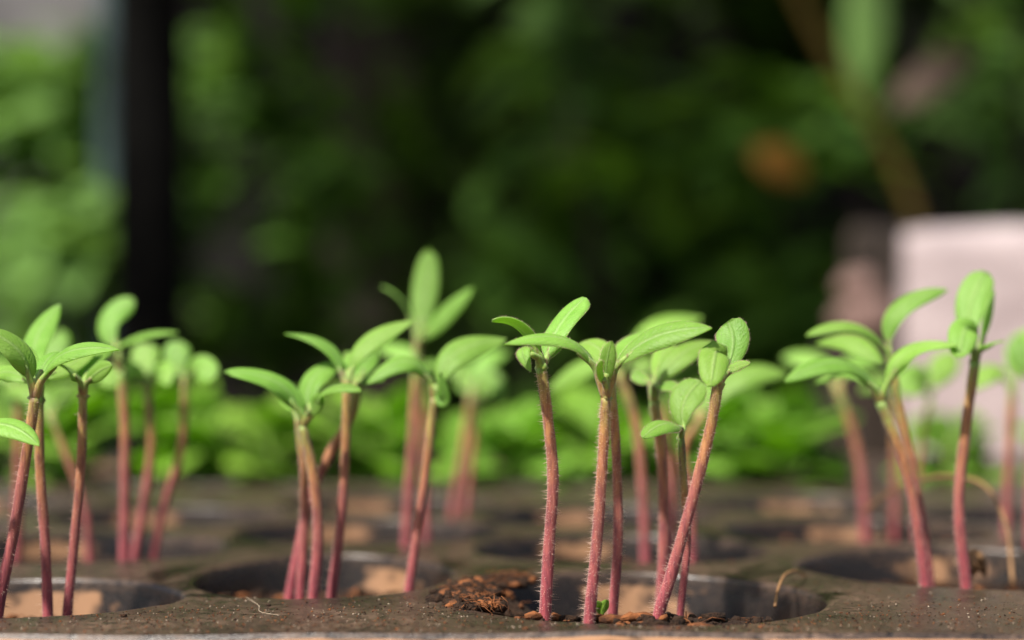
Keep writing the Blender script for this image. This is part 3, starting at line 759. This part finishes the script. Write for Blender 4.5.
shrub('shrub', 'green shrub at the right edge above the carton', gx(1010, 2400), 2400, 1450, 260, 240, 330, 120, 'gl_lit', 9)
# cane, dry leaves
Y = 1700
thread('cane', 'tan diagonal cane slanting across the upper right foliage', 'cane', [at(770, -70, Y), at(800, 0, Y), at(835, 65, Y + 5), at(872, 125, Y + 10), at(905, 190, Y + 20), at(935, 290, Y + 30), at(960, 420, Y + 40), at(965, 1250, Y + 50)], 5, 6.5, M['cane'])
def big_leaf(name, label, px, py, y, ln, wd, d, m, up=(0, -1, .3), cat='leaf'):
    mb = MB(); p = at(px, py, y); leaf_mesh(mb, p, p + Vector(d).normalized() * ln * .5 + Vector((0, -6, 4)), p + Vector(d).normalized() * ln, wd, up, random.Random(5), thick=1.2)
    tag(mb.build(name, m, None, p), label, cat)
big_leaf('dry_leaf', 'orange dead leaf hanging among the dark foliage', 752, 150, 1900, 62, 40, (.8, 0, -.45), M['deadleaf'])
big_leaf('dry_leaf', 'pale brown dry leaf slanting at the upper right', 890, 110, 1800, 100, 38, (.8, 0, .55), M['brownleaf'])
big_leaf('strap_leaf', 'long upright green leaf beside the top of the tan cane', 862, 95, 1900, 150, 46, (.05, 0, 1), M['sl'])

# pale carton and stone on the bench
def rounded_box(mb, x0, x1, y0, y1, z0, z1, r, seed=1, nseg=14):
    # subdivided box pulled to rounded edges with soft creases
    def pt(u, v, face):
        pass
    cx, cy, cz = (x0 + x1) / 2, (y0 + y1) / 2, (z0 + z1) / 2; hx, hy, hz_ = (x1 - x0) / 2, (y1 - y0) / 2, (z1 - z0) / 2
    idx = {}
    def V(a, b, c):
        k = (a, b, c)
        if k not in idx:
            q = Vector((a / nseg * 2 - 1, b / nseg * 2 - 1, c / nseg * 2 - 1)); p = Vector((q.x * hx, q.y * hy, q.z * hz_))
            inn = Vector((max(-hx + r, min(hx - r, p.x)), max(-hy + r, min(hy - r, p.y)), max(-hz_ + r, min(hz_ - r, p.z))))
            d = p - inn
            if d.length > 1e-6: p = inn + d.normalized() * r
            k2 = 1 + .03 * mnoise.noise(p * .03 + Vector((seed, 0, 0)))
            idx[k] = mb.vert((cx + p.x * k2, cy + p.y * k2, cz + p.z * (k2 if q.z > -.9 else 1)))
        return idx[k]
    for a in range(nseg):
        for b in range(nseg):
            for c in (0, nseg):
                q = [V(a, b, c), V(a + 1, b, c), V(a + 1, b + 1, c), V(a, b + 1, c)]; mb.face(q if c else q[::-1])
                q = [V(a, c, b), V(a + 1, c, b), V(a + 1, c, b + 1), V(a, c, b + 1)]; mb.face(q[::-1] if c else q)
                q = [V(c, a, b), V(c, a + 1, b), V(c, a + 1, b + 1), V(c, a, b + 1)]; mb.face(q if c else q[::-1])
mb = MB(); rounded_box(mb, 0, 190, 0, 50, 0, CAMH + 46.5 + (362 - 228) * 900 / FPX, 5)
ct = mb.build('carton', M['carton']); ct.location = Vector((gx(900, 900), 900, -46.5)) * S; ct.rotation_euler.z = -.25
tag(ct, 'pale pink carton standing behind the right hand seedlings', 'carton')
Y = 985; zt = CAMH + (362 - 338) * Y / FPX
mb = MB(); rounded_box(mb, gx(824, Y), gx(893, Y), Y, Y + 22, -46.5, zt, 5, 4)
tag(mb.build('crate', M['bark'], None, (gx(866, Y), Y, -46.5)), 'dark brown crate end left of the pale carton', 'crate')
def stone(label, px, py, rx, rz, seed):
    p = at(px, py, Y + 12); mb = MB(); n1, n2 = 20, 14; rows = []
    for i in range(n2 + 1):
        th = math.pi * i / n2; rr = []
        for k in range(n1):
            q = Vector((math.sin(th) * math.cos(6.2832 * k / n1), math.sin(th) * math.sin(6.2832 * k / n1), math.cos(th)))
            g = 1 + .28 * mnoise.noise(q * 1.3 + Vector((seed, 0, 0))) + .1 * mnoise.noise(q * 4 + Vector((seed, 3, 0)))
            rr.append(mb.vert((p.x + rx * q.x * g, p.y + 11 * q.y * g, p.z + rz * q.z * g)))
        rows.append(rr)
    for i in range(n2):
        for k in range(n1): mb.face((rows[i][k], rows[i + 1][k], rows[i + 1][(k + 1) % n1], rows[i][(k + 1) % n1]))
    tag(mb.build('stone', M['rock'], None, p), label, 'stone', 'stones on the brown crate')
stone('pinkish brown stone lying on the brown crate, the larger and lower one', 866, 315, 17, 14, 2)
stone('small brown stone perched on top of the larger pinkish one', 858, 285, 11, 8, 5)
mb = MB(); rounded_box(mb, gx(850, 1120), gx(960, 1120), 1120, 1140, -46.5, CAMH + (362 - 226) * 1120 / FPX, 8, 6)
tag(mb.build('plank', M['bark'], None, (gx(900, 1120), 1140, -46.5)), 'dark brown plank standing behind the carton and stones', 'plank')

# unseen slats added above the garden only to keep it in shade
shade_slats = empty('added_shade_slats', (0, 1200, 2300)); tag(shade_slats, 'unseen slats added to shade the garden', 'shade_slats'); shade_slats['_w'] = tuple(shade_slats.location)
mb = MB(); x = -1400; rg = random.Random(8)
while x < 4500:
    wd = rg.uniform(90, 150); mb.box(x, x + wd, 560, 5150, 2300, 2318); x += wd + rg.choice([16, 30, 48, 72])
mb.build('shade_slat', M['slats'], shade_slats, (0, 1200, 2300), smooth=False)

# ------------------------------------------------------------------ light, sky, camera
AZ, EL = R(42), R(56)          # sun behind the camera's left shoulder
sd_ = Vector((-math.sin(AZ) * math.cos(EL), -math.cos(AZ) * math.cos(EL), math.sin(EL)))
sun = bpy.data.lights.new('sun', 'SUN'); sun.energy = 4.3; sun.angle = R(2.0); sun.color = (1, .95, .87)
so = bpy.data.objects.new('sun', sun); col.objects.link(so); so.rotation_euler = (-sd_).to_track_quat('-Z', 'Y').to_euler()
w = bpy.data.worlds.new('World'); scene.world = w; w.use_nodes = True
nt = w.node_tree; bg = nt.nodes['Background']
sky = nt.nodes.new('ShaderNodeTexSky'); sky.sky_type = 'NISHITA'; sky.sun_disc = False
sky.sun_elevation = EL; sky.sun_rotation = math.pi + AZ; sky.air_density = 1; sky.dust_density = 4
nt.links.new(sky.outputs[0], bg.inputs[0]); bg.inputs[1].default_value = .07

cam = bpy.data.cameras.new('camera'); co = bpy.data.objects.new('camera', cam); col.objects.link(co)
co.location = (0, 0, CAMH * S); co.rotation_euler = (math.pi / 2, 0, 0)
cam.sensor_width = 36; cam.lens = 36 * FPX / 1024; cam.shift_y = (YH - 320) / 1024
cam.clip_start = .01; cam.clip_end = 300
cam.dof.use_dof = True; cam.dof.focus_distance = FOCUS * S
cam.dof.aperture_fstop = cam.lens / (49 * FOCUS / FPX)
scene.camera = co
scene.view_settings.view_transform = 'Standard'; scene.view_settings.look = 'None'
scene.view_settings.exposure = .85; scene.view_settings.gamma = 1
scene.cycles.use_denoising = True
scene.cycles.max_bounces = 8
for o in scene.objects:
    if '_w' in o: del o['_w']
